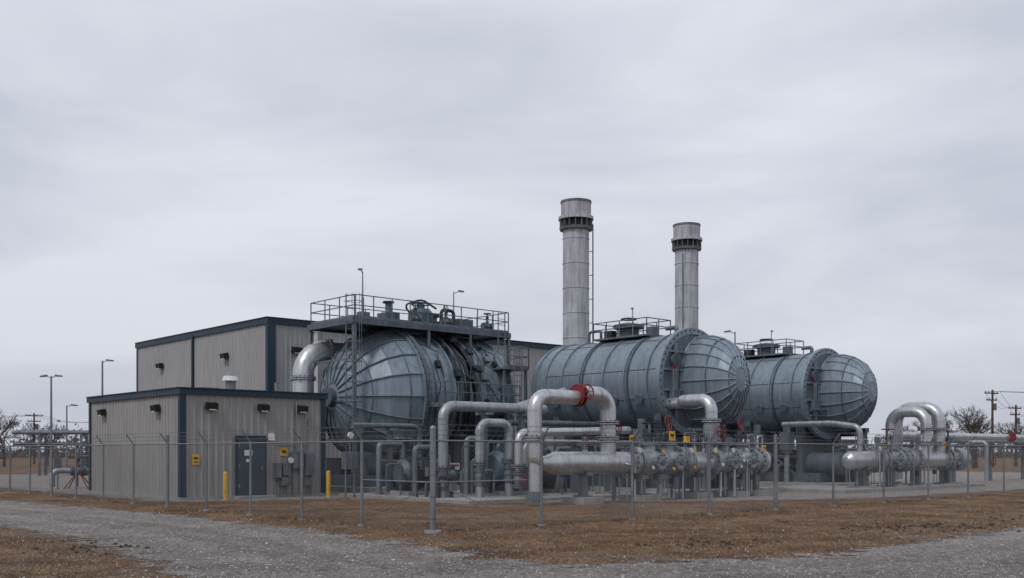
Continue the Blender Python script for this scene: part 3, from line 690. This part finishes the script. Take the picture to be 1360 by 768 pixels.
random.seed(31)
e=group('pipe_manifold',15.45,47); mb=MB()
mb.cyl((.3,0,1.45),(10.6,0,1.45),.42,M['silver'],n=32); mb.lathe([(-.25,0),(-.22,.15),(-.08,.33),(.1,.4),(.3,.42)],(0,0,1.45),'X',M['silver'],32)
mb.tube([(8.9,0,1.5),(8.9,0,4.15),(8.9,2.3,4.15),(8.9,2.3,.4)],.3,M['silver'],.75,22); mb.tube([(7.5,0,1.5),(7.5,0,3.9),(7.5,1.9,3.9),(7.5,1.9,.4)],.28,M['silver'],.7,22)
mb.tube([(1.0,0,1.6),(1.0,0,3.0),(1.0,1.4,3.2),(1.4,4.4,3.2)],.13,M['silver2'],.3,14)
for x in (2.3,2.5,4.7,5.2,6.2,9.6,10.5): mb.flange((x,0,1.45),(1,0,0),.6,M['silver2'],.07,14)
for x in (3.6,9.9): mb.valve((x,0,1.45),(1,0,0),.38,M['silver2'],'red',.9)
for x in (7.5,8.9):
    for z in (2.3,3.0): mb.flange((x,0,z),(0,0,1),.44,M['silver2'],.05,12)
mb.lathe([(10.6,.42),(11,.6),(11.3,.6),(11.5,.3),(11.5,0)],(0,0,1.45),'X',M['silver2'],24)
mb.done('header_pipe',e); mb=MB()
for x in (1.2,4.0,6.6,9.8): support(mb,x,0,1.45)
smallbore(mb,.5,11,40,(-.7,.9),3.0); tag(mb,2.2,-.6,2.2); tag(mb,8.0,-.7,2.2)
for x in (1.6,5.5,9): instrument(mb,x,-.5,1.4,'steel')
mb.box((5,1.5,.08),(14,5,.16),M['conc'])
mb.done('supports_and_instruments',e)
e=group('pipeline',15.45,47); mb=MB()
mb.tube([(9.8,2.9,.3),(9.8,2.9,2.75),(48,2.5,2.75)],.2,M['silver'],.5,16); mb.tube([(11,3.4,.3),(11,3.4,2.5),(48,3.4,2.5)],.13,M['silver2'],.4,12)
for x in range(12,48,5): mb.box((x,3,1.15),(.2,.2,2.2),M['steel']); mb.box((x,3,2.2),(.2,1.6,.18),M['steel'])
for x in (24,): mb.flange((x,2.5,2.75),(1,0,0),.28,M['red'],.04,10)
for x,z in ((18,2.4),(26,2.4),(33,2.4)): mb.tube([(x,1.5,.1),(x,1.5,z),(x,2.5,z)],.12,M['silver2'],.25,10); mb.wheel((x,1.1,1.3),(0,-1,0),.3,M['red'])
mb.done('pipes',e)

random.seed(41)
e=group('pipe_rack',-36,78,.2); mb=MB()
for x in (0,3,6,9): 
    for y in (0,2): mb.box((x,y,1.6),(.18,.18,3.2),M['steel'])
    mb.box((x,1,3.1),(.16,2.3,.16),M['steel']); mb.box((x,1,2.3),(.16,2.3,.12),M['steel'])
for y,z,r in ((.3,3.3,.14),(.8,3.3,.1),(1.5,3.35,.18),(.6,2.45,.1),(1.4,2.45,.14)): mb.cyl((-2,y,z),(10.5,y,z),r,M['steel'],n=10)
mb.tube([(10.5,.3,3.3),(11.5,.3,3.3),(11.5,.3,.2)],.14,M['steel'],.3,10)
mb.box((4,1,.8),(2.2,1.2,1.4),M['drumd'])
mb.done('rack',e)
e=group('valve_assembly',-21.6,51,.5); mb=MB()
mb.tube([(-1.2,0,.1),(-1.2,0,.9),(1.2,0,.9),(1.2,0,.1)],.14,M['silver2'],.3,12); mb.valve((0,0,.9),(1,0,0),.17,M['steel'],'red',.6); mb.tube([(0,.6,.1),(0,.6,1.6),(.8,.6,1.6),(.8,.6,.1)],.07,M['steel'],.2,8)
for k in range(4): mb.cyl((0,0,.9),(math.cos(k*1.57+.5)*.8,math.sin(k*1.57+.5)*.8,0),.03,M['red'],n=5)
mb.box((-.9,.5,1.3),(.35,.3,.5),M['steel']); mb.cyl((-.9,.5,0),(-.9,.5,1.1),.04,M['galv'],n=6)
mb.done('valves',e)
e=group('instrument_cabinet',*W(8.3,16.3)); mb=MB()
mb.box((0,0,1.5),(.6,.3,.7),M['galv']); mb.box((0,-.16,1.5),(.5,.02,.6),M['steel']); mb.cyl((-.2,0,0),(-.2,0,1.2),.035,M['galv'],n=6); mb.cyl((.2,0,0),(.2,0,1.2),.035,M['galv'],n=6); mb.cyl((0,0,1.85),(0,0,2.6),.025,M['galv'],n=6); mb.cyl((0,-.02,2.5),(0,-.1,2.5),.13,M['white'],n=12)
mb.done('cabinet',e)

# ---------------------------------------------------------------- fence
e=group('chain_link_fence',CX,CY); H=2.1
posts=MB(); wires=MB(); barb=MB()
def fence_line(d,q,L,sp):
    d=Vector(d);q=Vector(q)
    t=sp
    Z=Vector((0,0,1))
    while t<=L:
        p=d*t; posts.cyl(p,p+Z*(H+.05),.038,M['galv'],n=8); posts.cyl(p+Z*(H+.02),p+Z*(H+.36)+q*.26,.022,M['galv'],n=5); posts.cyl(p,p+Z*.04,.11,M['conc'],n=8); t+=sp
    posts.cyl(Z*H,d*L+Z*H,.024,M['galv'],n=6); 
    for k in (.32,.65,1): 
        o=Z*(H+.02+.34*k)+q*.26*k; barb.cyl(o,d*L+o,.005,M['wire'],n=3,caps=False)
        t=.1
        while t<min(L,26):
            c=d*t+o; barb.cyl(c-d*.03+Z*.03,c+d*.03-Z*.03,.004,M['wire'],n=3,caps=False); t+=.16
    barb.cyl(Z*.06,d*L+Z*.06,.006,M['wire'],n=3,caps=False)
    step=.1; hh=H-.06; t=-hh; LM=min(L,60)
    while t<LM:
        for sgn in (1,-1):
            a,b=(t,t+hh) if sgn>0 else (t+hh,t)
            za,zb=.05,.05+hh
            A=(a,za);B=(b,zb)
            if a<0 and b<0: continue
            if a<0: f=(0-b)/(a-b); A=(0,zb+(za-zb)*f)
            if b<0: f=(0-a)/(b-a); B=(0,za+(zb-za)*f)
            K=3
            for i in range(K):
                p=(A[0]+(B[0]-A[0])*i/K,A[1]+(B[1]-A[1])*i/K); r=(A[0]+(B[0]-A[0])*(i+1)/K,A[1]+(B[1]-A[1])*(i+1)/K)
                wires.cyl(d*p[0]+Z*p[1]+q*.003*sgn,d*r[0]+Z*r[1]+q*.003*sgn,.0024,M['wire'],n=3,caps=False)
        t+=step
fence_line((1,0,0),(0,-1,0),66,3.4); fence_line((0,1,0),(-1,0,0),66,2.9)
posts.cyl((0,0,0),(0,0,H+.28),.07,M['galv'],n=12); posts.lathe([(H+.28,.078),(H+.33,.05),(H+.35,0)],(0,0,0),'Z',M['galv'],12)
posts.cyl((0,0,0),(0,0,.06),.2,M['conc'],n=12)
for d in ((1,0,0),(0,1,0)):
    D=Vector(d); posts.cyl(D*.02+Vector((0,0,1.15)),D*2.9+Vector((0,0,1.15)),.02,M['galv'],n=6); posts.cyl(D*.05+Vector((0,0,1.1)),D*2.9+Vector((0,0,.1)),.008,M['galv'],n=4)
for z in (.3,.8,1.3,1.8): posts.cyl((0,0,z),(0,0,z+.04),.077,M['steel'],n=12)
for p in ((13.6,0,0),(0,14.5,0)): posts.cyl(p,(p[0],p[1],H+.3),.06,M['galv'],n=10)
posts.done('posts_and_rails',e); wires.done('chain_link_mesh',e); barb.done('barbed_wire',e)
e=group('chain_link_fence',-75,92,.0); mb=MB()
for i in range(0,60): mb.cyl((i*3,0,0),(i*3,0,2.1),.04,M['galv'],n=5)
mb.cyl((0,0,2.1),(177,0,2.1),.03,M['galv'],n=4); mb.cyl((0,0,1.0),(177,0,1.0),.012,M['galv'],n=4)
mb.done('posts',e)

# ---------------------------------------------------------------- background
def upole(x,y,h,rz=0.5):
    e=group('utility_pole',x,y,rz); mb=MB(); mb.cyl((0,0,0),(0,0,h),.17,M['wood'],.11,8)
    for z,w in ((h-.4,2.4),(h-1.2,1.8)):
        mb.box((0,.12,z),(w,.12,.14),M['wood'])
        for k in (-.45,-.2,.2,.45): mb.cyl((k*w,.12,z+.07),(k*w,.12,z+.25),.05,M['galv'],n=6)
    mb.cyl((.35,0,h-2.4),(.35,0,h-1.6),.25,M['steel'],n=10); mb.done('pole',e)
PP=[(56.3,120,9.1),(62,126,7.6),(72,142,7.4),(88,165,8)]
for p in PP: upole(*p)
upole(-70,150,7.5); upole(-110,170,8); upole(-52,135,6.5)
def wirespan(name,a,b,n=3):
    mb=MB()
    for k in range(n):
        o=Vector(((k-1)*.9,0,0)); A=Vector(a)+o;B=Vector(b)+o
        pts=[A.lerp(B,i/12)-Vector((0,0,4*.9*(i/12)*(1-i/12))) for i in range(13)]; mb.tube(pts,.018,M['black'],n=3,caps=False)
    mb.done(name)
for a,b in zip(PP,PP[1:]): wirespan('power_line',(a[0],a[1],a[2]-.2),(b[0],b[1],b[2]-.2))
wirespan('power_line',(56.3,120,8.9),(110,95,9)); wirespan('power_line',(-70,150,7.3),(-52,135,6.3)); wirespan('power_line',(-70,150,7.3),(-110,170,7.8))
def bare_tree(x,y,h,seed,name='bare_tree'):
    random.seed(seed); mb=MB()
    def br(p,d,l,r,lv):
        q=p+d*l; mb.cyl(p,q,r,M['bark'],r*.65,5 if lv<2 else 3,caps=False)
        if lv>=6: return
        n=3 if lv<4 else random.choice([2,3])
        for i in range(n):
            dd=(d+Vector((random.gauss(0,.5),random.gauss(0,.5),random.gauss(.12,.28)))).normalized(); br(p.lerp(q,random.uniform(.65,1)),dd,l*random.uniform(.62,.86),max(.017,r*.62),lv+1)
    br(Vector((0,0,0)),Vector((0,0,1)),h*.26,h*.022,0)
    o=mb.done(name); o.location=(x,y,0)
for i,(x,y,h) in enumerate([(50.5,112,9),(48.5,116,8),(53.5,118,8.5),(66,130,8.5),(70,133,9),(47,122,6.5),(-62,125,9),(-65.5,128,10),(-59,130,8),(-56,119,6.5),(-71,135,9),(63,140,7.5),(75,150,9)]): bare_tree(x,y,h,100+i)
random.seed(77); mb=MB()
for i in range(22000):
    x=random.uniform(-330,330); y=random.uniform(250,330)
    H0=5.2+2.2*math.sin(x*.05)+1.6*math.sin(x*.017+2)+1.0*math.sin(x*.21)
    z=random.random()**1.3*max(1.5,H0)*1.2; s=random.uniform(.2,.8); a=random.uniform(0,3.14)
    mb.add([(x-s*math.cos(a),y-s*math.sin(a),z),(x+s*math.cos(a),y+s*math.sin(a),z+random.uniform(-.3,.3)),(x+random.gauss(0,.3),y,z+s*random.uniform(.7,2))],[(0,1,2)],M['hazed_brush'])
mb.done('distant_treeline')

# ---------------------------------------------------------------- world, sun, camera
w=bpy.data.worlds.new('World'); sc.world=w; w.use_nodes=True; nt=w.node_tree; L=nt.links.new
bg=nt.nodes['Background']; bg.inputs['Strength'].default_value=.1
sky=nd(nt,'ShaderNodeTexSky',sky_type='NISHITA'); sky.sun_disc=False; sky.sun_elevation=math.radians(50); sky.sun_rotation=math.radians(215); sky.dust_density=4
tc=nd(nt,'ShaderNodeTexCoord'); mp=nd(nt,'ShaderNodeMapping'); mp.inputs['Scale'].default_value=(1,1,3.4); mp.inputs['Rotation'].default_value=(0,.12,0); L(tc.outputs['Generated'],mp.inputs[0])
n=nd(nt,'ShaderNodeTexNoise'); n.inputs['Scale'].default_value=2.0; n.inputs['Detail'].default_value=8; n.inputs['Roughness'].default_value=.52; n.inputs['Distortion'].default_value=.4; L(mp.outputs[0],n.inputs['Vector'])
r=nd(nt,'ShaderNodeValToRGB'); e=r.color_ramp.elements; e[0].position=.36; e[0].color=(.495,.52,.605,1); e[1].position=.62; e[1].color=(.67,.69,.755,1); L(n.outputs[0],r.inputs[0])
sx=nd(nt,'ShaderNodeSeparateXYZ'); L(tc.outputs['Generated'],sx.inputs[0])
hz=nd(nt,'ShaderNodeMapRange'); hz.inputs[1].default_value=0; hz.inputs[2].default_value=.22; hz.inputs[3].default_value=10.0; hz.inputs[4].default_value=11.4; L(sx.outputs[2],hz.inputs[0])
vs_=nd(nt,'ShaderNodeVectorMath',operation='SCALE'); L(r.outputs[0],vs_.inputs[0]); L(hz.outputs[0],vs_.inputs['Scale'])
mx=nd(nt,'ShaderNodeMix',data_type='RGBA'); mx.inputs[0].default_value=.96; L(sky.outputs[0],mx.inputs[6]); L(vs_.outputs[0],mx.inputs[7]); L(mx.outputs[2],bg.inputs['Color'])
sd=bpy.data.lights.new('sun','SUN'); sd.energy=1.3; sd.angle=math.radians(12); sd.color=(1,.97,.93)
so=bpy.data.objects.new('sun',sd); sc.collection.objects.link(so)
az=math.radians(215); el=math.radians(50); dv=Vector((math.sin(az)*math.cos(el),math.cos(az)*math.cos(el),math.sin(el)))
so.rotation_euler=dv.to_track_quat('Z','Y').to_euler(); so.location=(0,0,60)
cd=bpy.data.cameras.new('camera'); cd.sensor_width=36; cd.lens=36; cd.shift_y=.1588; cd.clip_end=6000; cd.clip_start=.1
co=bpy.data.objects.new('camera',cd); co.location=(0,0,1.85); co.rotation_euler=(math.pi/2,0,0); sc.collection.objects.link(co); sc.camera=co
sc.view_settings.view_transform='Standard'; sc.view_settings.look='None'; sc.view_settings.exposure=0
sc.cycles.transparent_max_bounces=16
